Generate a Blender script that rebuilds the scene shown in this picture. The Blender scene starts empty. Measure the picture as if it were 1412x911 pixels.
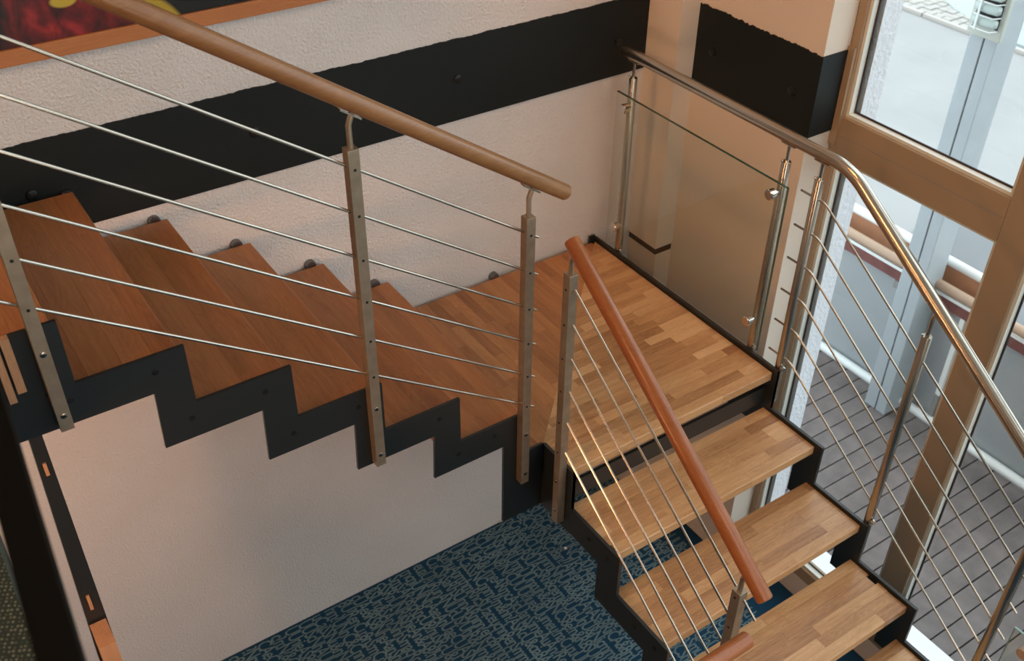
import bpy, bmesh, math, random
from mathutils import Vector, Matrix
random.seed(7)
S = bpy.context.scene
COL = S.collection

# ------------------------------------------------------------------ camera
cam_d = bpy.data.cameras.new('camera'); cam = bpy.data.objects.new('camera', cam_d); COL.objects.link(cam)
RX = Vector((0.829147, -0.558927, 0.010815)); DN = Vector((-0.332144, -0.508099, -0.794679)); FW = Vector((0.449662, 0.655314, -0.606933))
CP = Vector((-0.613456, -3.034921, 4.021548))
m = Matrix((( RX.x, -DN.x, -FW.x, CP.x), (RX.y, -DN.y, -FW.y, CP.y), (RX.z, -DN.z, -FW.z, CP.z), (0, 0, 0, 1)))
cam.matrix_world = m
cam_d.sensor_width = 36; cam_d.lens = 36.594; cam_d.clip_start = .02; cam_d.clip_end = 200
cam_d.dof.use_dof = True; cam_d.dof.focus_distance = 3.0; cam_d.dof.aperture_fstop = 5.0
S.camera = cam

# ------------------------------------------------------------------ world, sun, lamps, fill lights, exposure
W = bpy.data.worlds.new('sky'); S.world = W; W.use_nodes = True
bg = W.node_tree.nodes['Background']; bg.inputs[0].default_value = (.88, .945, 1, 1); bg.inputs[1].default_value = 2.9

def light(name, kind, loc, target, power, color, size=None, size_y=None, angle=None, spot=None):
    d = bpy.data.lights.new(name, kind); o = bpy.data.objects.new(name, d); COL.objects.link(o)
    o.location = loc; o.rotation_euler = (Vector(target) - Vector(loc)).to_track_quat('-Z', 'Y').to_euler()
    d.energy = power; d.color = color
    if kind == 'AREA':
        d.size = size
        if size_y: d.shape = 'RECTANGLE'; d.size_y = size_y
    elif size is not None and kind != 'SUN': d.shadow_soft_size = size
    if angle is not None: d.angle = angle
    if spot: d.spot_size = spot; d.spot_blend = .6
    return o
light('sun', 'SUN', (-4, -1, 12), (-4 + 3.6, -1 + .8, 12 - 5.9), 6.0, (1, .96, .9), angle=.01)
light('front_ceiling_lamp', 'AREA', (.6, -5.8, 4.4), (.1, 0, 2.2), 36, (1, .91, .82), 1.8)  # added area light behind the camera, gives level light from the front
light('left_ceiling_lamp', 'AREA', (-3.3, -2.2, 5.2), (1.6, -.6, 1.9), 56, (1, .50, .21), .8)
light('corner_downlight', 'SPOT', (.5, -1.3, 5.4), (2.2, -.5, 2.75), 105, (1, .42, .14), .12, spot=.8)  # added warm spot without a fixture, tints the right wall orange
light('lower_front_lamp', 'AREA', (-.2, -4.4, 2.2), (.6, 0, .8), 13, (1, .86, .74), .8)  # added unseen fill to brighten the lower back wall
light('lower_floor_lamp', 'AREA', (-1.3, -1.5, 2.2), (-.2, -.2, .9), 21, (1, .46, .21), .35)
vs = S.view_settings
vs.view_transform = 'Standard'; vs.look = 'None'; vs.exposure = 0; vs.gamma = 1; vs.use_curve_mapping = False

# ------------------------------------------------------------------ helpers
WL = {}                                    # world position of every object's origin
def link(o, parent, wloc):
    COL.objects.link(o); WL[o] = Vector(wloc)
    if parent is not None:
        o.parent = parent; o.location = WL[o] - WL[parent]
    else: o.location = wloc
    return o
def thing(name, label, cat, loc, group=None, kind=None):
    o = bpy.data.objects.new(name, None); o.empty_display_size = .1
    link(o, None, loc); tag(o, label, cat, group, kind); return o
def tag(o, label=None, cat=None, group=None, kind=None):
    if label: o['label'] = label
    if cat: o['category'] = cat
    if group: o['group'] = group
    if kind: o['kind'] = kind
    return o
def mk(name, bm, mat, parent=None, smooth=False, center=None):
    bmesh.ops.recalc_face_normals(bm, faces=bm.faces[:])
    if center is None:
        xs = [v.co for v in bm.verts]
        center = Vector([(min(c[i] for c in xs) + max(c[i] for c in xs)) / 2 for i in range(3)])
    bmesh.ops.translate(bm, verts=bm.verts[:], vec=-Vector(center))
    me = bpy.data.meshes.new(name); bm.to_mesh(me); bm.free()
    if smooth:
        for pl in me.polygons: pl.use_smooth = True
        try: me.set_sharp_from_angle(angle=math.radians(35))
        except Exception: pass
    me.materials.append(mat)
    return link(bpy.data.objects.new(name, me), parent, center)
def abox(bm, x0, x1, y0, y1, z0, z1):
    v = [bm.verts.new((x, y, z)) for x in (x0, x1) for y in (y0, y1) for z in (z0, z1)]
    for f in ((0, 1, 3, 2), (4, 6, 7, 5), (0, 4, 5, 1), (2, 3, 7, 6), (0, 2, 6, 4), (1, 5, 7, 3)): bm.faces.new([v[i] for i in f])
def box(name, x0, x1, y0, y1, z0, z1, mat, parent=None, bevel=0):
    bm = bmesh.new(); abox(bm, min(x0, x1), max(x0, x1), min(y0, y1), max(y0, y1), min(z0, z1), max(z0, z1))
    if bevel: bmesh.ops.bevel(bm, geom=bm.edges[:], offset=bevel, segments=2, affect='EDGES', profile=.5)
    return mk(name, bm, mat, parent)
def aprism(bm, poly, axis, a0, a1):
    def P(p, a):
        if axis == 'x': return (a, p[0], p[1])
        if axis == 'y': return (p[0], a, p[1])
        return (p[0], p[1], a)
    A = [bm.verts.new(P(p, a0)) for p in poly]; B = [bm.verts.new(P(p, a1)) for p in poly]
    n = len(poly)
    bm.faces.new(A); bm.faces.new(B[::-1])
    for i in range(n): bm.faces.new((A[i], B[i], B[(i + 1) % n], A[(i + 1) % n]))
def prism(name, poly, axis, a0, a1, mat, parent=None, bevel=0):
    bm = bmesh.new(); aprism(bm, poly, axis, a0, a1)
    if bevel: bmesh.ops.bevel(bm, geom=bm.edges[:], offset=bevel, segments=1, affect='EDGES')
    return mk(name, bm, mat, parent)
def atube(bm, pts, r, seg=12, cap=True, rs=None):
    pts = [Vector(p) for p in pts]; n = len(pts); rings = []; prev = None
    for i, p in enumerate(pts):
        d = ((pts[min(i + 1, n - 1)] - p).normalized() + (p - pts[max(i - 1, 0)]).normalized()).normalized()
        if prev is None:
            u = d.orthogonal().normalized()
        else:
            u = (prev - d * prev.dot(d)).normalized()
        prev = u; w = d.cross(u); rr = rs[i] if rs else r
        rings.append([bm.verts.new(p + rr * (math.cos(2 * math.pi * k / seg) * u + math.sin(2 * math.pi * k / seg) * w)) for k in range(seg)])
    for a, b in zip(rings, rings[1:]):
        for k in range(seg): bm.faces.new((a[k], a[(k + 1) % seg], b[(k + 1) % seg], b[k]))
    if cap: bm.faces.new(rings[0][::-1]); bm.faces.new(rings[-1])
def tube(name, pts, r, mat, parent=None, seg=12, rs=None):
    bm = bmesh.new(); atube(bm, pts, r, seg, rs=rs); return mk(name, bm, mat, parent, smooth=True)
def fillet(a, b, c, rad, n=8):
    a, b, c = Vector(a), Vector(b), Vector(c)
    u = (a - b).normalized(); v = (c - b).normalized()
    p, q = b + u * rad, b + v * rad
    return [(1 - t) ** 2 * p + 2 * t * (1 - t) * b + t * t * q for t in [i / n for i in range(n + 1)]]
def rod_with_rounded_ends(name, a, b, r, mat, parent, seg=20, c=.006):
    a, b = Vector(a), Vector(b); d = (b - a).normalized()
    pts = [a, a + d * c * .3, a + d * c, b - d * c, b - d * c * .3, b]
    return tube(name, pts, r, mat, parent, seg, rs=[r - c, r - c * .35, r, r, r - c * .35, r - c])
def disc(name, c, axis, r, h, mat, parent, seg=14):
    c = Vector(c); d = Vector(axis).normalized()
    return tube(name, [c, c + d * h * .75, c + d * h], r, mat, parent, seg, rs=[r, r, r * .86])

# ------------------------------------------------------------------ materials
def newmat(name):
    mt = bpy.data.materials.new(name); mt.use_nodes = True
    return mt, mt.node_tree.nodes, mt.node_tree.links, mt.node_tree.nodes['Principled BSDF']
def plain(name, col, rough=.5, metal=0, bump=None, var=0, varscale=8, spec=.5):
    mt, N, L, P = newmat(name)
    P.inputs['Base Color'].default_value = (*col, 1); P.inputs['Roughness'].default_value = rough; P.inputs['Metallic'].default_value = metal
    P.inputs['Specular IOR Level'].default_value = spec
    if bump or var: tc = N.new('ShaderNodeTexCoord')
    if bump:
        sc, st, dist = bump
        no = N.new('ShaderNodeTexNoise'); no.inputs['Scale'].default_value = sc; no.inputs['Detail'].default_value = 6
        L.new(tc.outputs['Object'], no.inputs['Vector'])
        b = N.new('ShaderNodeBump'); b.inputs['Strength'].default_value = st; b.inputs['Distance'].default_value = dist
        L.new(no.outputs['Fac'], b.inputs['Height']); L.new(b.outputs['Normal'], P.inputs['Normal'])
    if var:
        n2 = N.new('ShaderNodeTexNoise'); n2.inputs['Scale'].default_value = varscale; n2.inputs['Detail'].default_value = 5
        L.new(tc.outputs['Object'], n2.inputs['Vector'])
        r = N.new('ShaderNodeValToRGB')
        r.color_ramp.elements[0].position = .3; r.color_ramp.elements[1].position = .7
        r.color_ramp.elements[0].color = (*[c * (1 - var) for c in col], 1); r.color_ramp.elements[1].color = (*[min(1, c * (1 + var)) for c in col], 1)
        L.new(n2.outputs['Fac'], r.inputs['Fac']); L.new(r.outputs['Color'], P.inputs['Base Color'])
    return mt
def wood(name, along, dark, mid, light_, rough=.42, spread=.5, fine=1.0):
    """oak with the grain along one axis; every object gets its own tone and grain offset"""
    mt, N, L, P = newmat(name)
    tc = N.new('ShaderNodeTexCoord'); oi = N.new('ShaderNodeObjectInfo')
    mul = N.new('ShaderNodeVectorMath'); mul.operation = 'SCALE'; mul.inputs[0].default_value = (37, 61, 83)
    L.new(oi.outputs['Random'], mul.inputs['Scale'])
    add = N.new('ShaderNodeVectorMath'); L.new(tc.outputs['Object'], add.inputs[0]); L.new(mul.outputs[0], add.inputs[1])
    mp = N.new('ShaderNodeMapping'); L.new(add.outputs[0], mp.inputs['Vector'])
    s = [9 * fine] * 3; s['xyz'.index(along)] = 1.3 * fine; mp.inputs['Scale'].default_value = s
    n1 = N.new('ShaderNodeTexNoise'); n1.inputs['Scale'].default_value = 2.2; n1.inputs['Detail'].default_value = 3; n1.inputs['Distortion'].default_value = .6
    L.new(mp.outputs[0], n1.inputs['Vector'])
    # growth rings: a sawtooth of the smooth noise
    mm = N.new('ShaderNodeMath'); mm.operation = 'MULTIPLY'; mm.inputs[1].default_value = 16; L.new(n1.outputs['Fac'], mm.inputs[0])
    fr = N.new('ShaderNodeMath'); fr.operation = 'FRACT'; L.new(mm.outputs[0], fr.inputs[0])
    mp2 = N.new('ShaderNodeMapping'); L.new(add.outputs[0], mp2.inputs['Vector'])
    s2 = [160 * fine] * 3; s2['xyz'.index(along)] = 6 * fine; mp2.inputs['Scale'].default_value = s2
    n2 = N.new('ShaderNodeTexNoise'); n2.inputs['Scale'].default_value = 1; n2.inputs['Detail'].default_value = 3; L.new(mp2.outputs[0], n2.inputs['Vector'])
    a1 = N.new('ShaderNodeMath'); a1.operation = 'MULTIPLY_ADD'; a1.inputs[1].default_value = .13; L.new(fr.outputs[0], a1.inputs[0])
    a2 = N.new('ShaderNodeMath'); a2.operation = 'MULTIPLY_ADD'; a2.inputs[1].default_value = .30; L.new(n2.outputs['Fac'], a2.inputs[0]); L.new(a1.outputs[0], a2.inputs[2])
    a3 = N.new('ShaderNodeMath'); a3.operation = 'MULTIPLY_ADD'; a3.inputs[1].default_value = .42; L.new(n1.outputs['Fac'], a3.inputs[0]); L.new(a2.outputs[0], a3.inputs[2])
    sub = N.new('ShaderNodeMath'); sub.operation = 'SUBTRACT'; sub.inputs[1].default_value = .5; L.new(oi.outputs['Random'], sub.inputs[0])
    a4 = N.new('ShaderNodeMath'); a4.operation = 'MULTIPLY_ADD'; a4.inputs[1].default_value = spread; L.new(sub.outputs[0], a4.inputs[0]); L.new(a3.outputs[0], a4.inputs[2])
    a1.inputs[2].default_value = .03
    r = N.new('ShaderNodeValToRGB'); e = r.color_ramp.elements
    e[0].position = .1; e[0].color = (*dark, 1); e[1].position = .9; e[1].color = (*light_, 1)
    k = e.new(.5); k.color = (*mid, 1)
    L.new(a4.outputs[0], r.inputs['Fac']); L.new(r.outputs['Color'], P.inputs['Base Color'])
    P.inputs['Roughness'].default_value = rough
    b = N.new('ShaderNodeBump'); b.inputs['Strength'].default_value = .06; b.inputs['Distance'].default_value = .002
    L.new(n2.outputs['Fac'], b.inputs['Height']); L.new(b.outputs['Normal'], P.inputs['Normal'])
    return mt
def pane(name, tint, refl=.6):
    mt, N, L, P = newmat(name); N.remove(P)
    out = N['Material Output']; tr = N.new('ShaderNodeBsdfTransparent'); tr.inputs[0].default_value = (*tint, 1)
    gl = N.new('ShaderNodeBsdfGlossy'); gl.inputs['Roughness'].default_value = .02
    lw = N.new('ShaderNodeLayerWeight'); lw.inputs['Blend'].default_value = .5
    pw = N.new('ShaderNodeMath'); pw.operation = 'POWER'; pw.inputs[1].default_value = 5; L.new(lw.outputs['Facing'], pw.inputs[0])
    mu = N.new('ShaderNodeMath'); mu.operation = 'MULTIPLY_ADD'; mu.inputs[1].default_value = .9 * refl; mu.inputs[2].default_value = .04 * refl; L.new(pw.outputs[0], mu.inputs[0])
    mx = N.new('ShaderNodeMixShader'); L.new(mu.outputs[0], mx.inputs[0]); L.new(tr.outputs[0], mx.inputs[1]); L.new(gl.outputs[0], mx.inputs[2])
    L.new(mx.outputs[0], out.inputs[0]); return mt

OAK_D, OAK_M, OAK_L = (.26, .11, .042), (.56, .315, .142), (.78, .51, .28)
RED_D, RED_M, RED_L = (.18, .058, .018), (.385, .148, .05), (.55, .245, .095)  # wide boards; the dim warm light on them is also put into the tone
M = {}
M['oak_x'] = wood('oak_grain_x', 'x', OAK_D, OAK_M, OAK_L, rough=.34, spread=.42)
M['oak_y'] = wood('oak_grain_y', 'y', (.2, .072, .023), (.42, .18, .066), (.6, .3, .125), spread=.3)  # darker copy for the landing's left half, fall-off of daylight in its colour
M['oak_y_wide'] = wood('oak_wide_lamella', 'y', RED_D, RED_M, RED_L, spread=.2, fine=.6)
M['rail_x'] = wood('beech_rail_x', 'x', (.18, .07, .022), (.33, .155, .06), (.45, .235, .10), rough=.3, spread=.1)
M['rail_y'] = wood('beech_rail_y', 'y', (.22, .06, .015), (.36, .115, .032), (.46, .17, .055), rough=.3, spread=.1)
M['timber'] = wood('raw_timber', 'z', (.24, .12, .06), (.38, .21, .11), (.50, .30, .17), rough=.75, spread=.1)
M['black'] = plain('black_painted_steel', (.012, .015, .0155), .38, bump=(220, .1, .002), spec=.6)
M['band'] = plain('black_fascia_paint', (.0095, .013, .0135), .5, bump=(300, .2, .002), spec=.25)
M['bolt'] = plain('black_bolt', (.006, .007, .007), .4, spec=.4)
M['steel'] = plain('brushed_stainless', (.50, .45, .38), .24, 1)
M['steel_post'] = plain('dull_stainless', (.37, .30, .22), .42, .75, bump=(260, .1, .001), var=.12, varscale=30)
M['anchor'] = plain('dark_steel_anchor', (.2, .21, .22), .3, 1)
M['rail_black'] = plain('matt_black_rail', (.006, .006, .005), .8, spec=.04)
M['chrome'] = plain('polished_stainless', (.75, .73, .7), .14, 1)
M['plaster'] = plain('rough_white_plaster', (.71, .685, .67), .9, bump=(105, .85, .009), var=.03, varscale=3, spec=.2)
M['plaster_smooth'] = plain('smooth_cream_plaster', (.71, .63, .54), .9, bump=(180, .15, .003), spec=.2)
M['ceiling'] = plain('ceiling_paint', (.78, .76, .72), .9)
M['frame'] = plain('tan_window_frame', (.34, .25, .16), .5, bump=(60, .06, .002))
M['bead'] = plain('pale_glazing_bead', (.66, .68, .62), .5)
M['gasket'] = plain('dark_rubber_gasket', (.03, .022, .024), .6)
M['white_metal'] = plain('white_sill_metal', (.82, .83, .84), .4)
M['render_wall'] = plain('white_exterior_render', (.7, .7, .735), .9, bump=(60, .6, .01))
M['glass'] = pane('clear_window_glass', (.93, .97, .97), .7)
M['glass_guard'] = pane('balustrade_glass', (.945, .955, .925), 1.0)
M['glass_edge'] = plain('green_glass_edge', (.04, .08, .055), .2)
M['glass_edge_pale'] = plain('pale_glass_edge', (.22, .36, .34), .2)
M['deck'] = plain('weathered_deck', (.165, .134, .125), .75, bump=(70, .3, .003), var=.22, varscale=9)
M['deck_gap'] = plain('deck_substructure', (.02, .02, .02), .9)
M['street'] = plain('pale_street_concrete', (.185, .19, .195), .9, bump=(12, .3, .01), var=.06, varscale=1.2)
M['road'] = plain('pale_blue_road', (.22, .27, .285), .8)
M['kerb'] = plain('grey_kerb', (.26, .25, .24), .8)
M['cobble'] = plain('pale_cobble', (.23, .225, .215), .85)
M['col_steel'] = plain('galvanised_grey', (.42, .455, .475), .45, bump=(30, .1, .002), var=.05, varscale=6)
M['lamp_body'] = plain('lamp_housing', (.50, .51, .45), .5)
M['lamp_glass'] = plain('lamp_rib_glass', (.5, .58, .55), .25)
M['lamp_dark'] = plain('lamp_gap', (.05, .05, .05), .6)
M['panel'] = plain('frosted_guard_panel', (.34, .36, .37), .35, var=.05, varscale=2)
M['red_wood'] = plain('red_brown_board', (.17, .055, .045), .5, var=.2, varscale=14)
M['orange_wood'] = plain('orange_board', (.42, .19, .10), .55, var=.15, varscale=10)
M['tan_rail'] = plain('tan_round_rail', (.42, .28, .19), .45)
M['white_tube'] = plain('white_tube', (.8, .82, .8), .35)
M['pic_frame'] = wood('picture_frame_wood', 'x', (.34, .11, .03), (.46, .17, .055), (.55, .23, .08), rough=.45, spread=.1)
M['paper'] = plain('white_paper', (.8, .8, .8), .8)
M['letters'] = plain('carpet_letters', (.14, .225, .25), .95, bump=(500, .4, .002), var=.2, varscale=5)

# blue carpet
mt, N, L, P = newmat('blue_carpet'); M['carpet'] = mt
tc = N.new('ShaderNodeTexCoord'); no = N.new('ShaderNodeTexNoise'); no.inputs['Scale'].default_value = 400; no.inputs['Detail'].default_value = 2
L.new(tc.outputs['Object'], no.inputs['Vector'])
r = N.new('ShaderNodeValToRGB'); r.color_ramp.elements[0].color = (.008, .033, .062, 1); r.color_ramp.elements[1].color = (.022, .085, .16, 1)
L.new(no.outputs['Fac'], r.inputs['Fac']); L.new(r.outputs['Color'], P.inputs['Base Color']); P.inputs['Roughness'].default_value = .95
P.inputs['Specular IOR Level'].default_value = .1
# dotted carpet upstairs
mt, N, L, P = newmat('dotted_carpet'); M['carpet_up'] = mt
tc = N.new('ShaderNodeTexCoord'); mp = N.new('ShaderNodeMapping'); mp.inputs['Rotation'].default_value = (0, 0, .5); L.new(tc.outputs['Object'], mp.inputs['Vector'])
vo = N.new('ShaderNodeTexVoronoi'); vo.inputs['Scale'].default_value = 120; vo.inputs['Randomness'].default_value = .35; L.new(mp.outputs[0], vo.inputs['Vector'])
r = N.new('ShaderNodeValToRGB'); r.color_ramp.elements[0].position = .18; r.color_ramp.elements[0].color = (.17, .17, .12, 1); r.color_ramp.elements[1].position = .34; r.color_ramp.elements[1].color = (.018, .028, .02, 1)
L.new(vo.outputs['Distance'], r.inputs['Fac']); L.new(r.outputs['Color'], P.inputs['Base Color']); P.inputs['Roughness'].default_value = .95

# painted canvas: dark ground, a red patch and a yellow sweep (print)
mt, N, L, P = newmat('painted_canvas'); M['canvas'] = mt
ge = N.new('ShaderNodeNewGeometry'); no = N.new('ShaderNodeTexNoise'); no.inputs['Scale'].default_value = 9; no.inputs['Detail'].default_value = 6; no.inputs['Distortion'].default_value = 1
mp = N.new('ShaderNodeMapping'); mp.inputs['Scale'].default_value = (1.6, 1, .7); L.new(ge.outputs['Position'], mp.inputs['Vector']); L.new(mp.outputs[0], no.inputs['Vector'])
r = N.new('ShaderNodeValToRGB'); e = r.color_ramp.elements
e[0].position = .38; e[0].color = (.006, .006, .005, 1); e[1].position = .72; e[1].color = (.42, .03, .03, 1); k = e.new(.52); k.color = (.13, .008, .012, 1)
L.new(no.outputs['Fac'], r.inputs['Fac'])
def dist_mask(c, rad, soft, sx=1, sz=1):
    s = N.new('ShaderNodeVectorMath'); s.operation = 'SUBTRACT'; L.new(ge.outputs['Position'], s.inputs[0]); s.inputs[1].default_value = c
    q = N.new('ShaderNodeVectorMath'); q.operation = 'MULTIPLY'; L.new(s.outputs[0], q.inputs[0]); q.inputs[1].default_value = (sx, 0, sz)
    l = N.new('ShaderNodeVectorMath'); l.operation = 'LENGTH'; L.new(q.outputs[0], l.inputs[0])
    mr = N.new('ShaderNodeMapRange'); mr.inputs['From Min'].default_value = rad - soft; mr.inputs['From Max'].default_value = rad + soft
    mr.inputs['To Min'].default_value = 1; mr.inputs['To Max'].default_value = 0; L.new(l.outputs['Value'], mr.inputs['Value']); return mr.outputs[0]
def mixc(f, a, b):
    x = N.new('ShaderNodeMix'); x.data_type = 'RGBA'; L.new(f, x.inputs['Factor'])
    for i, v in ((6, a), (7, b)):
        if isinstance(v, tuple): x.inputs[i].default_value = (*v, 1)
        else: L.new(v, x.inputs[i])
    return x.outputs[2]
c1 = mixc(dist_mask((-.07, 0, 2.98), .16, .09), (.006, .007, .006), r.outputs['Color'])
ya = dist_mask((.10, 0, 2.80), .185, .006); yb = dist_mask((.10, 0, 2.80), .135, .012)
sb = N.new('ShaderNodeMath'); sb.operation = 'SUBTRACT'; L.new(ya, sb.inputs[0]); L.new(yb, sb.inputs[1]); sb.use_clamp = True
gx = N.new('ShaderNodeSeparateXYZ'); L.new(ge.outputs['Position'], gx.inputs[0])
gt = N.new('ShaderNodeMath'); gt.operation = 'GREATER_THAN'; gt.inputs[1].default_value = .13; L.new(gx.outputs[0], gt.inputs[0])
ml = N.new('ShaderNodeMath'); ml.operation = 'MULTIPLY'; L.new(sb.outputs[0], ml.inputs[0]); L.new(gt.outputs[0], ml.inputs[1])
c2 = mixc(ml.outputs[0], c1, (.42, .30, .03))
c3 = mixc(dist_mask((-.05, 0, 2.992), .028, .004, .8, 1.6), c2, (.5, .38, .04))
L.new(c3, P.inputs['Base Color']); P.inputs['Roughness'].default_value = .35

# ------------------------------------------------------------------ setting: shell
XW = 2.33                                   # inner face of the glazing
def st(o, label=None): o['kind'] = 'structure'; return o
floor = st(box('floor', -4, 2.62, -6.5, .15, -.1, 0, M['carpet']))
wb = st(box('wall_back', -4, 2.62, 0, .15, 0, 5.6, M['plaster']))
st(box('wall_left', -4.15, -4, -6.5, .15, -.1, 5.6, M['plaster_smooth']))
st(box('wall_front', -4.15, 2.62, -6.65, -6.5, -.1, 5.6, M['plaster_smooth']))
st(box('ceiling', -4.15, 2.75, -6.65, .15, 5.6, 5.85, M['ceiling']))
wr = st(box('wall_right', 2.2, 2.33, -.808, 0, 0, 5.6, M['plaster_smooth']))
st(box('wall_outer', 2.405, 2.50, -.86, .15, -.3, 5.6, M['render_wall']))
st(box('wall_window_sill', XW, 2.50, -6.5, -.86, -.3, .13, M['plaster_smooth']))
pc = st(box('wall_pier', 2.10, 2.2, -.19, 0, 1.52, 5.6, M['plaster_smooth']))
box('collar', 2.108, 2.2, -.184, 0, 1.485, 1.52, M['band'], pc)
box('lower_pier', 2.11, 2.2, -.186, 0, 0, 1.485, M['plaster_smooth'], pc)
# upper floor slab beside the stair opening
bm = bmesh.new(); aprism(bm, [(-4, -6.5), (-.665, -6.5), (-.665, -.98), (-.95, -.98), (-.95, 0), (-4, 0)], 'z', 2.30, 2.605)
st(mk('floor_upper', bm, M['carpet_up']))
# black fascia bands with ragged plaster edge on top
def ragged(name, pts_of, n, a, b, z0, z1, thick, amp, rnd):
    top = []; wv = 0
    for i in range(n + 1):
        t = i / n; wv = .6 * wv + rnd.uniform(-amp, amp); top.append((a + (b - a) * t, z1 + wv * (1 if 0 < i < n else 0)))
    return [(a, z0), (b, z0)] + top[::-1]
rnd = random.Random(3)
pl = ragged('b', None, 420, -.95, 2.10, 2.301, 2.611, .006, .0016, rnd)
t1 = st(prism('trim_1', pl, 'y', -.006, 0, M['band']))
for x, z in ((1.213, 2.462), (.434, 2.463), (-.273, 2.448), (1.953, 2.442)): disc('bolt', (x, -.006, z), (0, -1, 0), .017, .006, M['bolt'], t1)
pl = ragged('b', None, 130, -.808, -.19, 2.301, 2.607, .006, .0035, rnd)
t2 = st(prism('trim_2', pl, 'x', 2.194, 2.2, M['band']))
box('end_plate', 2.194, 2.325, -.814, -.808, 2.301, 2.607, M['band'], t2)
for y, z in ((-.286, 2.444), (-.705, 2.443)): disc('bolt', (2.194, y, z), (-1, 0, 0), .017, .006, M['bolt'], t2)
st(box('trim_3', 1.40, 2.10, -.012, 0, .0, .012, M['chrome']))

# carpet lettering: flat print of loose letters on the carpet, tall side along the wall
rnd = random.Random(11)
rows = []
for i in range(34): rows.append(''.join(rnd.choice('UUSRAN&nauhm8ic?eCSUn:') for _ in range(62)))
fc = bpy.data.curves.new('letters', 'FONT'); fc.body = '\n'.join(rows); fc.size = .078; fc.space_line = .68; fc.space_character = .86; fc.resolution_u = 2; fc.offset = .0008
fo = bpy.data.objects.new('tmp_text', fc); COL.objects.link(fo)
dg = bpy.context.evaluated_depsgraph_get(); me = bpy.data.meshes.new_from_object(fo.evaluated_get(dg)); bpy.data.objects.remove(fo)
me.name = 'carpet_lettering'; me.transform(Matrix.Diagonal((.72, 1.28, 1, 1))); me.transform(Matrix.Rotation(-math.pi / 2, 4, 'Z'))
xs = [v.co.x for v in me.vertices]; ys = [v.co.y for v in me.vertices]
me.transform(Matrix.Translation((-.2 - min(xs), -.012 - max(ys), .0025))); me.materials.clear(); me.materials.append(M['letters'])
ol = bpy.data.objects.new('carpet_lettering', me); link(ol, floor, (0, 0, 0)); ol.location = -WL[floor]; ol['kind'] = 'stuff'

# ------------------------------------------------------------------ window wall
win = thing('window_1', 'tall tan framed window wall looking onto the terrace', 'window', (XW, -3, .13), kind='structure')
fr = M['frame']
YM = [(-1.54, -1.655), (-2.42, -2.535), (-3.3, -3.415), (-4.18, -4.295), (-5.06, -5.175)]
box('jamb', XW, 2.40, -.845, -.808, .13, 5.6, fr, win, .003)
box('jamb_cover', XW - .012, XW, -.84, -.808, 2.25, 2.62, fr, win)
box('bottom_rail', XW, 2.40, -6.5, -.845, .13, .20, fr, win, .003)
for a, b in YM: box('mullion', XW, 2.40, b, a, .20, 5.6, fr, win, .003)
edges = [-.845] + [v for ab in YM for v in ab] + [-6.5]
for i in range(0, len(edges), 2):
    ya, yb = edges[i], edges[i + 1]
    tr = box('transom', XW, 2.40, yb, ya, 2.20, 2.362, fr, win, .003)
    box('seam', XW - .0015, XW, yb, ya, 2.288, 2.291, M['kerb'], tr)
    for z0, z1 in ((.20, 2.20), (2.362, 5.6)):
        g = .028
        pn = box('glass_pane', 2.372, 2.378, yb + .01, ya - .01, z0 + .01, z1 - .01, M['glass'], win)
        bd = bmesh.new()
        for (p, q, s, t) in ((yb, yb + g * .45, z0, z1), (ya - g * .45, ya, z0, z1), (yb + g * .45, ya - g * .45, z0, z0 + g * .45), (yb + g * .45, ya - g * .45, z1 - g * .45, z1)): abox(bd, 2.342, 2.368, p, q, s, t)
        mk('glazing_bead', bd, M['bead'], win)
        gk = bmesh.new()
        for (p, q, s, t) in ((yb, yb + g * .7, z0, z1), (ya - g * .7, ya, z0, z1), (yb + g * .7, ya - g * .7, z0, z0 + g * .7), (yb + g * .7, ya - g * .7, z1 - g * .7, z1)): abox(gk, 2.368, 2.372, p, q, s, t)
        mk('gasket', gk, M['gasket'], win)
box('outer_sill', 2.40, 2.53, -6.5, -.86, .15, .165, M['white_metal'], win)
box('sill_lip', 2.405, 2.425, -6.5, -.86, .165, .185, M['white_metal'], win)

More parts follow.
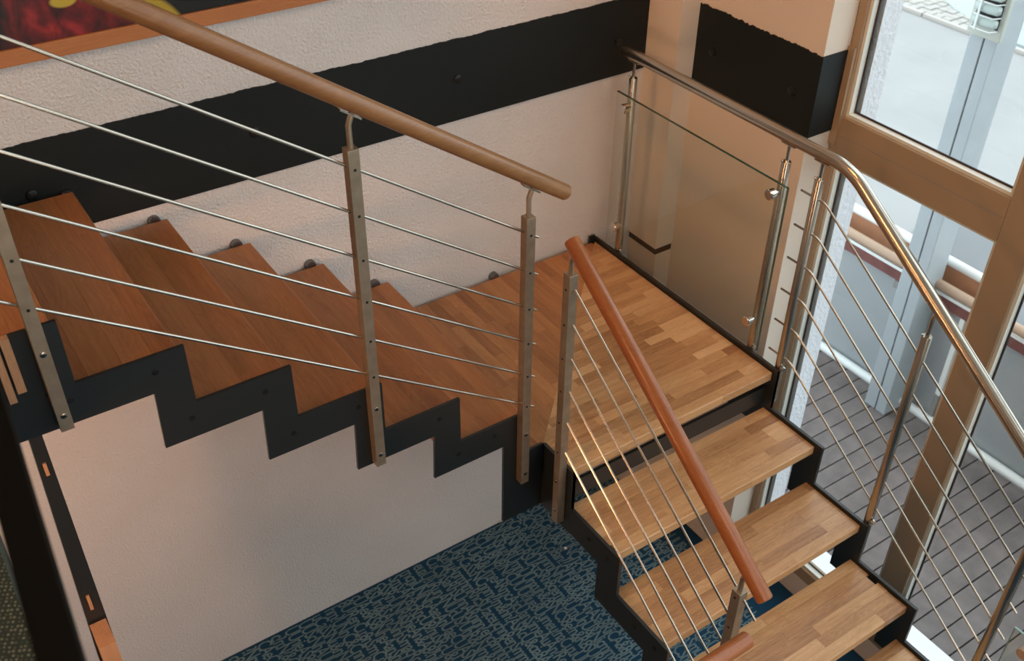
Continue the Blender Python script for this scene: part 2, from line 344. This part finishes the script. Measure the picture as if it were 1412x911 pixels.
# ------------------------------------------------------------------ stair geometry constants
PX0, G1, PZ0, RI = -.4087, .2576, 2.634, .18      # upper flight: front corners of the stringer saw-teeth
YS = -.957                                        # near stringer face
PY0, G2, LZ = -1.132, .265, 1.564                 # lower flight teeth
XO, XI = 1.893, .947
TT = .038
def stave_mesh(name, x0, x1, y0, y1, z0, z1, mat, parent, nose=None, clip=None):
    g = .0002
    poly = [(x0 + g, y0 + g), (x1 - g, y0 + g), (x1 - g, y1 - g), (x0 + g, y1 - g)]
    if clip:
        for (px, py, nx, ny) in clip:          # keep the side where (p-p0).n >= 0
            out = []
            for i in range(len(poly)):
                a, b = poly[i], poly[(i + 1) % len(poly)]
                da = (a[0] - px) * nx + (a[1] - py) * ny; db = (b[0] - px) * nx + (b[1] - py) * ny
                if da >= 0: out.append(a)
                if da * db < 0: t = da / (da - db); out.append((a[0] + (b[0] - a[0]) * t, a[1] + (b[1] - a[1]) * t))
            poly = out
            if len(poly) < 3: return None
        ar = abs(sum(poly[i][0] * poly[(i + 1) % len(poly)][1] - poly[(i + 1) % len(poly)][0] * poly[i][1] for i in range(len(poly)))) / 2
        if ar < 2e-4: return None
    bm = bmesh.new(); aprism(bm, poly, 'z', z0, z1)
    if nose:
        ed = []
        for e in bm.edges:
            a, b = e.verts[0].co, e.verts[1].co
            if nose == 'y-' and abs(a.y - b.y) < 1e-6 and a.y < y0 + .001: ed.append(e)
            if nose == 'x+' and abs(a.x - b.x) < 1e-6 and a.x > x1 - .001 and abs(a.z - b.z) < 1e-6: ed.append(e)
        ed = [e for e in ed if abs(e.verts[0].co.z - e.verts[1].co.z) < 1e-6]
        bmesh.ops.bevel(bm, geom=ed, offset=.005, segments=3, affect='EDGES', profile=.5)
    return mk(name, bm, mat, parent)
def staves_x(parent, x0, x1, y0, y1, z1, nose, clip=None, w=.042, rnd=random.Random(5)):
    """short staves lying along X, rows stacked towards +Y"""
    n = max(1, round((y1 - y0) / w)); w = (y1 - y0) / n
    for r in range(n):
        x = x0 - rnd.uniform(0, .3)
        while x < x1:
            l = rnd.uniform(.22, .5); a, b = max(x, x0), min(x + l, x1); x += l
            if b - a < .015: continue
            stave_mesh('stave', a, b, y0 + r * w, y0 + (r + 1) * w, z1 - TT, z1, M['oak_x'], parent, 'y-' if (nose and r == 0) else None, clip)
# ------------------------------------------------------------------ upper flight
f1 = thing('stair_flight', 'upper stair flight with wide oak treads and saw-tooth black stringer', 'stairs', (.24, -.5, 0))
NOSE = -.01
for i in range(1, 6):
    z1 = PZ0 - i * RI - .019; x1 = PX0 + i * G1 + NOSE; x0 = x1 - G1 - .035
    td = bpy.data.objects.new('tread', None); td.empty_display_size = .05; link(td, f1, ((x0 + x1) / 2, -.5, z1 - TT))
    cuts = [0, *[(.27, .55, .8), (.33, .6), (.24, .5, .77), (.3, .62), (.26, .52, .78)][i - 1], 1]
    for a, b in zip(cuts, cuts[1:]):
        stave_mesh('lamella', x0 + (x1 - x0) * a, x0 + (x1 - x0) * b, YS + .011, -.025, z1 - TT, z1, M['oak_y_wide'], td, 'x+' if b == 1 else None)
# top platform joining the upper floor
z1 = PZ0 - .019; td = bpy.data.objects.new('tread', None); td.empty_display_size = .05; link(td, f1, (-.68, -.5, z1 - TT))
for a, b in ((-.95, -.86), (-.86, -.77), (-.77, -.67), (-.67, -.585), (-.585, -.50), (-.50, PX0 + NOSE)):
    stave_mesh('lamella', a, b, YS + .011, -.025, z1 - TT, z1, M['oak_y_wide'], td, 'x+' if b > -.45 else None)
def teeth1(lo, hi):
    p = []
    for i in range(lo, hi): p += [(PX0 + i * G1, PZ0 - i * RI), (PX0 + i * G1, PZ0 - (i + 1) * RI)]
    return p
top = [(-.95, PZ0)] + teeth1(0, 6) + [(XI, PZ0 - 6 * RI)]
# bottom runs: shift of the teeth by (-.10, -.112)
bot = [(XI, 1.262), (PX0 + 5 * G1 - .094, 1.262)]
for i in range(4, -1, -1):
    zb = PZ0 - (i + 1) * RI - .110
    bot += [(PX0 + (i + 1) * G1 - .094, zb), (PX0 + i * G1 - .100, zb)]
bot += [(PX0 - .10, PZ0 - RI - .11), (-.95, PZ0 - RI - .11)]
clean = []
for q in bot:
    if not clean or (abs(q[0] - clean[-1][0]) + abs(q[1] - clean[-1][1])) > 1e-4: clean.append(q)
stg = prism('stringer', top + clean, 'y', YS, YS + .010, M['black'], f1)
for x, z in ((-.431, 2.412), (-.231, 2.406), (-.171, 2.228), (.027, 2.222), (.086, 2.044), (.286, 2.042), (.547, 1.865), (.613, 1.682), (.75, 1.69), (-.47, 2.45)):
    disc('bolt', (x, YS, z), (0, -1, 0), .0085, .0012, M['bolt'], stg)
for x, z in ((-.177, 2.418), (.057, 2.246), (.308, 2.069), (.565, 1.893), (.816, 1.711)):
    disc('wall_anchor', (x, 0, z + .002), (0, -1, 0), .021, .022, M['anchor'], f1, 18)

# ------------------------------------------------------------------ landing (mitred: two halves of staves)
ld = thing('stair_landing', 'corner stair landing of oak staves meeting at a mitre joint', 'landing', (1.4, -.55, 0))
lz = LZ - .018
yn = PY0 + .022
dx, dy = XO - .004 - XI, -.025 - YS
nl = math.hypot(dx, dy)
half = bpy.data.objects.new('landing_half', None); half.empty_display_size = .05; link(half, ld, (1.3, -.4, lz - TT))
clipL = [(XI, YS, -dy / nl, dx / nl)]
x = PX0 + 5 * G1 - .03; rnd = random.Random(9)
while x < XO - .004:
    w = .0445; x2 = min(x + w, XO - .004); y = -.025
    yy = YS + .011
    cuts = [yy]; 
    c_ = yy + rnd.uniform(.1, .45)
    while c_ < -.1: cuts.append(c_); c_ += rnd.uniform(.28, .5)
    cuts.append(-.025)
    for a, b in zip(cuts, cuts[1:]): stave_mesh('stave', x, x2, a, b, lz - TT, lz, M['oak_y'], half, None, clipL)
    x = x2
half2 = bpy.data.objects.new('landing_half', None); half2.empty_display_size = .05; link(half2, ld, (1.5, -.7, lz - TT))
staves_x(half2, XI + .010, XO - .004, yn, -.025, lz, True, [(XI, YS, dy / nl, -dx / nl)])
lc = prism('edge_plate', [(-.012, LZ), (PY0, LZ), (PY0, 1.262), (-.012, 1.262)], 'x', XO, XO + .012, M['black'], ld)
box('end_lip', XO - .03, XO, -.02, -.012, lz - .1, LZ + .012, M['black'], ld)
prism('inner_plate', [(YS, LZ - .01), (PY0, LZ - .01), (PY0, 1.262), (YS, 1.262)], 'x', XI, XI + .012, M['black'], ld)
box('cross_bar', XI + .009, XO, -1.092, -1.080, 1.385, 1.465, M['black'], ld)
box('cross_bar', XI + .009, XO, -.30, -.288, 1.40, 1.505, M['black'], ld)
disc('wall_anchor', (1.366, 0, 1.545), (0, -1, 0), .021, .022, M['anchor'], ld, 18)

# ------------------------------------------------------------------ lower flight
f2 = thing('stair_flight', 'lower stair flight of light oak treads descending beside the glazed wall', 'stairs', (1.42, -2.1, 0))
for i in range(1, 9):
    z1 = LZ - i * RI - .016; yf = PY0 - i * G2 + .033
    td = bpy.data.objects.new('tread', None); td.empty_display_size = .05; link(td, f2, (1.42, yf + .13, z1 - TT))
    staves_x(td, XI + .013, XO - .003, yf, yf + .262, z1, True)
def stringer2(name, x, parent):
    top = [(PY0, LZ)]
    for i in range(0, 8): top += [(PY0 - i * G2, LZ - (i + 1) * RI), (PY0 - (i + 1) * G2, LZ - (i + 1) * RI)]
    top += [(PY0 - 8 * G2, 0)]
    bot = [(PY0 - 7 * G2 + .108, 0)]
    for i in range(6, -1, -1):
        zb = LZ - (i + 1) * RI - .117
        bot += [(PY0 - (i + 1) * G2 + .108, zb), (PY0 - i * G2 + .108, zb)]
    bot[-1] = (PY0 + .0, LZ - RI - .117)
    return prism(name, top + bot, 'x', x, x + .012, M['black'], parent)
so = stringer2('stringer', XO, f2); si = stringer2('stringer', XI, f2)
for i in range(1, 7):
    for k in (0, 1):
        disc('bolt', (XI, PY0 - i * G2 + .06 + .1 * k, LZ - i * RI - .05), (-1, 0, 0), .0085, .004, M['bolt'], si)

# ------------------------------------------------------------------ balustrades
def square_post(parent, x, y, z0, z1, hole_axis, holes, bolts, side):
    s = .0155
    p = box('post', x - s, x + s, y - s, y + s, z0, z1, M['steel_post'], parent, .0012)
    for h in holes:
        if hole_axis == 'y': disc('grub_screw', (x, y - s, h), (0, -1, 0), .0042, .0012, M['bolt'], p, 8)
        else: disc('grub_screw', (x - s, y, h), (-1, 0, 0), .0042, .0012, M['bolt'], p, 8)
    for h in bolts:
        if hole_axis == 'y':
            disc('mounting_bolt', (x, y - s, h), (0, -1, 0), .0075, .002, M['steel'], p, 14); disc('bolt_socket', (x, y - s - .002, h), (0, -1, 0), .003, .0012, M['bolt'], p, 8)
        else:
            disc('mounting_bolt', (x - s, y, h), (-1, 0, 0), .0075, .002, M['steel'], p, 14)
    return p
b1 = thing('balustrade', 'upper flight balustrade of thin steel rods under a round wooden handrail', 'balustrade', (.3, -.974, 1.4))
YP = -.974; SL = -.695
def hz1(x): return 2.98 - .687 * (x - .325)
rz = [2.806, 2.677, 2.546, 2.415, 2.284, 2.158]
for z in rz: tube('rod', [(-.80, YP, z + SL * (-.80 - .325)), (.888, YP, z + SL * (.888 - .325))], .0042, M['steel'], b1, 10)
rod_with_rounded_ends('handrail', (-.72, YP - .007, hz1(-.72) + .005), (.977, YP - .007, hz1(.977) + .005), .0235, M['rail_x'], b1, 24)
for x, z0, ztop in ((-.457, 2.356, 3.385), (.3265, 1.815, 2.858), (.852, 1.445, 2.497)):
    hs = [z + SL * (x - .325) for z in rz]
    p = square_post(b1, x, YP, z0, ztop, 'y', hs, (z0 + .045, z0 + .225), -1)
    hz = hz1(x)
    tube('rail_pin', [(x, YP, ztop), (x, YP, hz - .062), (x + .005, YP, hz - .048), (x + .014, YP, hz - .027)], .0075, M['steel_post'], p, 12)
    sd = Vector((1, 0, -.687)).normalized(); c0 = Vector((x + .018, YP, hz1(x + .018))) - Vector((.687, 0, 1)).normalized() * .0235
    bmx = bmesh.new(); abox(bmx, -.032, .032, -.011, .011, -.0025, .0015)
    bmx.transform(Matrix.Translation(c0) @ Matrix.Rotation(math.atan(.687), 4, 'Y')); mk('saddle', bmx, M['steel'], p)

b2 = thing('balustrade', 'inner balustrade of the lower flight with reddish wooden handrail', 'balustrade', (.93, -1.5, .5))
XP = .929; S2 = .675
rz2 = [2.283, 2.155, 2.026, 1.895, 1.763, 1.632]
for k, z in enumerate(rz2):
    ye = -1.958 if k == 0 else -1.905
    tube('rod', [(XP + .006, -1.098, z), (XP + .006, ye, z - S2 * (-1.092 - ye))], .0038, M['steel'], b2, 10)
def hz2(y): return 2.447 + .705 * (y + 1.075)
rod_with_rounded_ends('handrail', (XP, -1.075, hz2(-1.075)), (XP, -1.978, hz2(-1.978)), .0235, M['rail_y'], b2, 24)
p4 = square_post(b2, XP, -1.083, 1.30, 2.335, 'x', rz2, (1.36, 1.5), -1)
p5 = square_post(b2, XP, -1.893, .75, 1.765, 'x', [z - S2 * .8 for z in rz2], (.8, .95), -1)
for p, y, zt in ((p4, -1.083, 2.335), (p5, -1.893, 1.765)):
    tube('rail_pin', [(XP, y, zt), (XP, y, zt + .045), (XP, y - .012, hz2(y) - .03)], .0075, M['steel_post'], p, 12)
    bmx = bmesh.new(); abox(bmx, -.011, .011, -.03, .03, -.0025, .0015)
    bmx.transform(Matrix.Translation((XP, y - .014, hz2(y - .014) - .0288)) @ Matrix.Rotation(math.atan(.705), 4, 'X')); mk('saddle', bmx, M['steel'], p)
for z in rz2[:1]: disc('end_cap', (XP, -1.083, 2.335), (0, 0, 1), .004, .008, M['chrome'], p4, 8)

# outer steel balustrade with glass
b3 = thing('balustrade', 'outer steel balustrade with round tube handrail and landing glass panel', 'balustrade', (1.92, -1.1, 1.2))
XQ = 1.922
zh = 2.442; yb_ = -1.222; S3 = .676
hp = [(XQ, -.085, zh), (XQ, -.5, zh)] + fillet((XQ, -.5, zh), (XQ, yb_, zh), (XQ, -2.6, zh - S3 * (2.6 + yb_)), .07, 10) + [(XQ, -2.75, zh - S3 * (2.75 + yb_))]
tube('handrail', hp, .0212, M['steel'], b3, 24)
def round_post(y, z0, z1, rail_z, slope=False):
    p = tube('post', [(XQ, y, z0), (XQ, y, z1 - .002), (XQ, y, z1)], .0165, M['steel'], b3, 20, rs=[.0165, .0165, .0155])
    if slope: tube('rail_pin', [(XQ, y, z1), (XQ, y, rail_z - .05), (XQ, y - .006, rail_z - .032), (XQ, y - .018, rail_z - .026)], .0065, M['steel'], p, 10)
    else:
        tube('rail_pin', [(XQ, y, z1), (XQ, y, rail_z - .022)], .0065, M['steel'], p, 10)
        box('saddle', XQ - .010, XQ + .010, y - .03, y + .03, rail_z - .0255, rail_z - .0205, M['steel_post'], p)
    disc('dome_nut', (XQ - .006, y - .019, z0 + .17), (-.2, -1, .1), .008, .012, M['chrome'], p, 12)
    disc('cap_screw', (XQ - .012, y + .01, z1), (0, 0, 1), .004, .006, M['chrome'], p, 8)
    return p
gp = [round_post(-.150, 1.40, 2.353, zh), round_post(-.963, 1.40, 2.355, zh), round_post(-1.111, 1.40, 2.357, zh)]
round_post(-1.636, 1.05, 2.046, zh - S3 * (1.636 + yb_), True); round_post(-2.168, .69, 1.686, zh - S3 * (2.168 + yb_), True)
for z in [2.285, 2.151, 2.016, 1.881, 1.746, 1.611]:
    e = 2.214; a = (XQ, -1.046, z); bnd = (XQ, -1.153, z); c = (XQ, -e, z - S3 * (e - 1.153))
    tube('rod', [a] + fillet(a, bnd, c, .022, 5) + [c], .004, M['steel'], b3, 10)
XG = 1.880
gl = box('glass_panel', XG - .004, XG + .004, -1.024, -.112, 1.600, 2.293, M['glass_guard'], b3)
eb = bmesh.new()
abox(eb, XG - .0042, XG + .0042, -1.024, -.112, 2.2925, 2.2950)
mk('glass_edge', eb, M['glass_edge'], gl)
eb = bmesh.new(); abox(eb, XG - .0042, XG + .0042, -1.0265, -1.0245, 1.60, 2.295); mk('glass_edge', eb, M['glass_edge'], gl)
for y in (-.168, -.962):
    for z in (2.242, 1.702):
        c = tube('glass_clamp', [(XG + .022, y, z), (XG + .006, y, z), (XG + .0055, y, z), (XG - .007, y, z), (XG - .0075, y, z), (XG - .016, y, z), (XG - .019, y, z)], .02, M['chrome'], b3, 18, rs=[.009, .009, .0195, .0195, .0205, .0205, .017])
# lower glass guard at the foot
b4 = thing('glass_guard', 'clear glass guard panel at the lower right corner of the stair', 'glass panel', (1.9, -2.6, 0))
g4 = box('glass_panel', XG - .004, XG + .004, -3.0, -2.243, .70, 1.290, M['glass_guard'], b4)
box('glass_edge', XG - .0042, XG + .0042, -3.0, -2.243, 1.2895, 1.2915, M['glass_edge_pale'], g4)
box('glass_edge', XG - .0042, XG + .0042, -2.243, -2.241, .70, 1.2915, M['glass_edge_pale'], g4)
tube('post', [(XQ, -2.33, .0), (XQ, -2.33, 1.34)], .0165, M['steel'], b4, 20)
tube('post', [(XQ, -2.92, .0), (XQ, -2.92, 1.34)], .0165, M['steel'], b4, 20)
for y in (-2.30, -2.93):
    for z in (1.225, .78):
        tube('glass_clamp', [(XG + .022, y, z), (XG + .006, y, z), (XG + .0055, y, z), (XG - .007, y, z), (XG - .0075, y, z), (XG - .016, y, z), (XG - .019, y, z)], .02, M['tan_rail'], b4, 18, rs=[.009, .009, .0195, .0195, .0205, .0205, .017])

# short handrail at the bottom edge
b5 = thing('handrail_stand', 'short orange wooden handrail end at the bottom edge of the picture', 'handrail', (.4, -2.0, 0))
rod_with_rounded_ends('handrail', (.865, -2.0, 1.722), (-.1, -2.0, 1.70), .0235, M['rail_y'], b5, 24)
for x in (.35, -.05):
    box('post', x - .0155, x + .0155, -2.0155, -1.9845, 0, 1.64, M['steel_post'], b5); tube('rail_pin', [(x, -2, 1.64), (x, -2, 1.685)], .0075, M['steel_post'], b5, 10)

# ------------------------------------------------------------------ left edge: post, battens, guard rail
sp = thing('support_post', 'slim black steel post under the left end of the upper stringer', 'post', (-.53, -.77, 1.30))
bm = bmesh.new(); aprism(bm, [(-.503, 2.344), (-.531, 2.344), (-.563, 1.30), (-.505, 1.30)], 'y', -.785, -.755)
mk('post', bm, M['black'], sp)
for z0, z1, xm in ((2.075, 2.118, -.526), (1.535, 1.596, -.538)): box('spacer', xm, xm + .009, -.790, -.785, z0, z1, M['timber'], sp)
stud = box('timber_stud', -.556, -.509, -.89, -.793, 0, 1.482, M['timber'])
tag(stud, 'sawn timber stud standing upright against the white wall, cut end upwards', 'timber stud')
bt = box('timber_batten', -.530, -.511, -.975, -.957, 2.49, 2.640, M['timber'])
tag(bt, 'short upright wooden batten leaning on the black stringer end', 'batten')
bt2 = box('timber_batten', -.552, -.536, -.975, -.957, 2.47, 2.62, M['timber'])
tag(bt2, 'outer thin wooden batten beside the upright batten at the left edge', 'batten')
gr = thing('guard_rail', 'blurred black flat guard rail close to the viewer at the left edge', 'guard rail', (-.64, -2.3, 2.605))
d = Vector((.062, 1, 0)).normalized()
bm = bmesh.new(); n_ = Vector((1, -.062, 0)).normalized()
A = Vector((-.6235, -2.33, 3.28)); a_, b_ = A - d * 1.6, A + d * 1.28
pts = [a_ - n_ * .0165, a_ + n_ * .0165, b_ + n_ * .0165, b_ - n_ * .0165]
aprism(bm, [(p.x, p.y) for p in pts], 'z', 3.20, 3.28); mk('rail', bm, M['rail_black'], gr)
for t in (-1.5, -.2 + 1.4):
    c = A + d * t; box('post', c.x - .017 - .03, c.x + .017 - .03, c.y - .017, c.y + .017, 2.605, 3.2, M['rail_black'], gr)

# ------------------------------------------------------------------ painting
pt = thing('framed_painting', 'large dark red and yellow painting in an orange wooden frame', 'painting', (.2, -.02, 2.845))
x0, x1, z0, z1, fw = -.62, .98, 2.845, 4.0, .046
box('canvas', x0 + fw, x1 - fw, -.012, -.002, z0 + fw, z1 - fw, M['canvas'], pt)
for nm, a in (('frame_rail', (x0, x1, -.022, 0, z0, z0 + fw)), ('frame_rail', (x0, x1, -.022, 0, z1 - fw, z1)), ('frame_stile', (x0, x0 + fw, -.022, 0, z0 + fw, z1 - fw)), ('frame_stile', (x1 - fw, x1, -.022, 0, z0 + fw, z1 - fw))):
    box(nm, *a, M['pic_frame'], pt, .002)
ps = box('paper_scrap', 1.58, 1.592, -.335, -.322, .003, .006, M['paper']); tag(ps, 'tiny white paper scrap lying on the blue lettered carpet', 'paper scrap')

# ------------------------------------------------------------------ outside
ZD = -.07
ft = st(box('floor_terrace', 2.5, 4.08, -6.5, 3.2, -.30, ZD - .03, M['deck_gap']))
bw = .106
y = 1.4; i = 0
while y > -3.2:
    b = box('deck_board', 2.5, 4.06, y - bw + .008, y, ZD - .03, ZD + random.uniform(-.001, .001), M['deck'], ft); y -= bw
st(box('ground', 2.5, 60, -40, 60, -.45, -.32, M['street']))
# raised kerb, cobble strip and pale roadway far beyond
rk = thing('street_kerb', 'thin grey kerb line across the bright street beyond the window', 'kerb', (9.85, 3.8, -.32))
for k in range(12):
    yy = -1 + k * 1.0
    box('kerb_stone', 9.84, 9.90, yy, yy + .985, -.32, -.27, M['kerb'], rk, .008)
st(prism('floor_road', [(10.0, 2.9), (10.12, 3.4), (10.3, 3.9), (10.6, 4.4), (11.2, 5.0), (13, 6), (30, 8), (30, -10), (10.0, -10)], 'z', -.32, -.28, M['road']))
bm = bmesh.new(); rnd = random.Random(4)
for ix in range(7):
    for iy in range(40):
        xx, yy = 9.93 + ix * .115, 3.0 + iy * .115
        abox(bm, xx, xx + .1, yy, yy + .1, -.32, -.285 + rnd.uniform(-.008, .006))
cs = mk('cobble_strip', bm, M['cobble']); tag(cs, 'pale cobbled strip between kerb and road', 'cobbles', kind='stuff')

# steel column with ribbed lamp
sc_ = thing('steel_column', 'pale grey steel column with a seam standing on the terrace deck', 'column', (3.86, -.42, ZD))
box('flange', 3.79, 3.96, -.424, -.350, ZD, 5.2, M['col_steel'], sc_, .004)
box('flange', 3.79, 3.96, -.495, -.431, ZD, 5.2, M['col_steel'], sc_, .004)
box('web', 3.81, 3.955, -.431, -.424, ZD, 5.2, M['kerb'], sc_)
lm = thing('wall_lamp', 'ribbed grey lamp fixed to the steel column outside', 'lamp', (3.75, -.43, 2.22))
box('housing', 3.76, 3.79, -.52, -.345, 2.215, 2.62, M['lamp_body'], lm, .006)
box('recess', 3.757, 3.762, -.497, -.372, 2.268, 2.60, M['lamp_dark'], lm)
for k in range(5):
    z = 2.297 + k * .062
    tube('glass_rib', [(3.752, -.373, z), (3.745, -.385, z), (3.742, -.44, z), (3.745, -.485, z), (3.752, -.496, z)], .024, M['lamp_glass'], lm, 14, rs=[.014, .023, .025, .023, .014])
box('guard_bar', 3.708, 3.714, -.415, -.405, 2.262, 2.61, M['white_tube'], lm)
for k in range(6):
    z = 2.266 + k * .062
    tube('cross_bar', [(3.757, -.37, z), (3.715, -.385, z), (3.712, -.44, z), (3.715, -.485, z), (3.757, -.50, z)], .003, M['white_tube'], lm, 6)

# terrace guard
tg = thing('terrace_balustrade', 'terrace balustrade of frosted panels, red-brown boards and white tubes', 'balustrade', (4.0, -.8, ZD))
tube('bottom_tube', [(3.93, 2.6, -.022), (3.93, -4.2, -.022)], .027, M['white_tube'], tg, 16)
for y0, y1 in ((1.4, .62), (.6, -.37), (-.395, -1.42), (-1.44, -2.45), (-2.47, -3.5)):
    box('panel', 3.965, 3.975, y1, y0, -.03, .70, M['panel'], tg)
for y in (.61, -.382, -.69, -1.43, -2.46):
    p = box('post', 3.935, 3.96, y - .014, y + .014, .16, .70, M['white_tube'], tg)
    box('post_shoe', 3.93, 3.962, y - .014, y + .014, -.05, .16, M['kerb'], tg)
    box('bracket', 3.92, 3.95, y + .09, y + .14, .655, .70, M['kerb'], tg)
    tube('tube_clip', [(3.93, y - .06, -.022), (3.93, y - .09, -.022)], .030, M['kerb'], tg, 14)
box('lower_board', 3.93, 3.96, -4.2, 2.6, .70, .765, M['red_wood'], tg)
box('white_strip', 3.925, 3.965, -4.2, 2.6, .765, .785, M['white_tube'], tg)
tube('tan_rail', [(3.93, 2.6, .822), (3.93, -4.2, .822)], .028, M['tan_rail'], tg, 16)
box('upper_board', 4.02, 4.04, -.74, 2.6, .76, .90, M['orange_wood'], tg)
tube('top_tube', [(4.03, 2.6, .915), (4.03, -.66, .915)] + fillet((4.03, -.66, .915), (4.03, -.735, .915), (4.9, -.735, .915), .03, 5) + [(4.9, -.735, .915)], .026, M['white_tube'], tg, 16)
box('end_board', 4.04, 4.9, -.75, -.73, .76, .90, M['orange_wood'], tg)
for x_ in (4.85,): box('post', x_, x_ + .03, -.755, -.725, -.32, .9, M['white_tube'], tg)
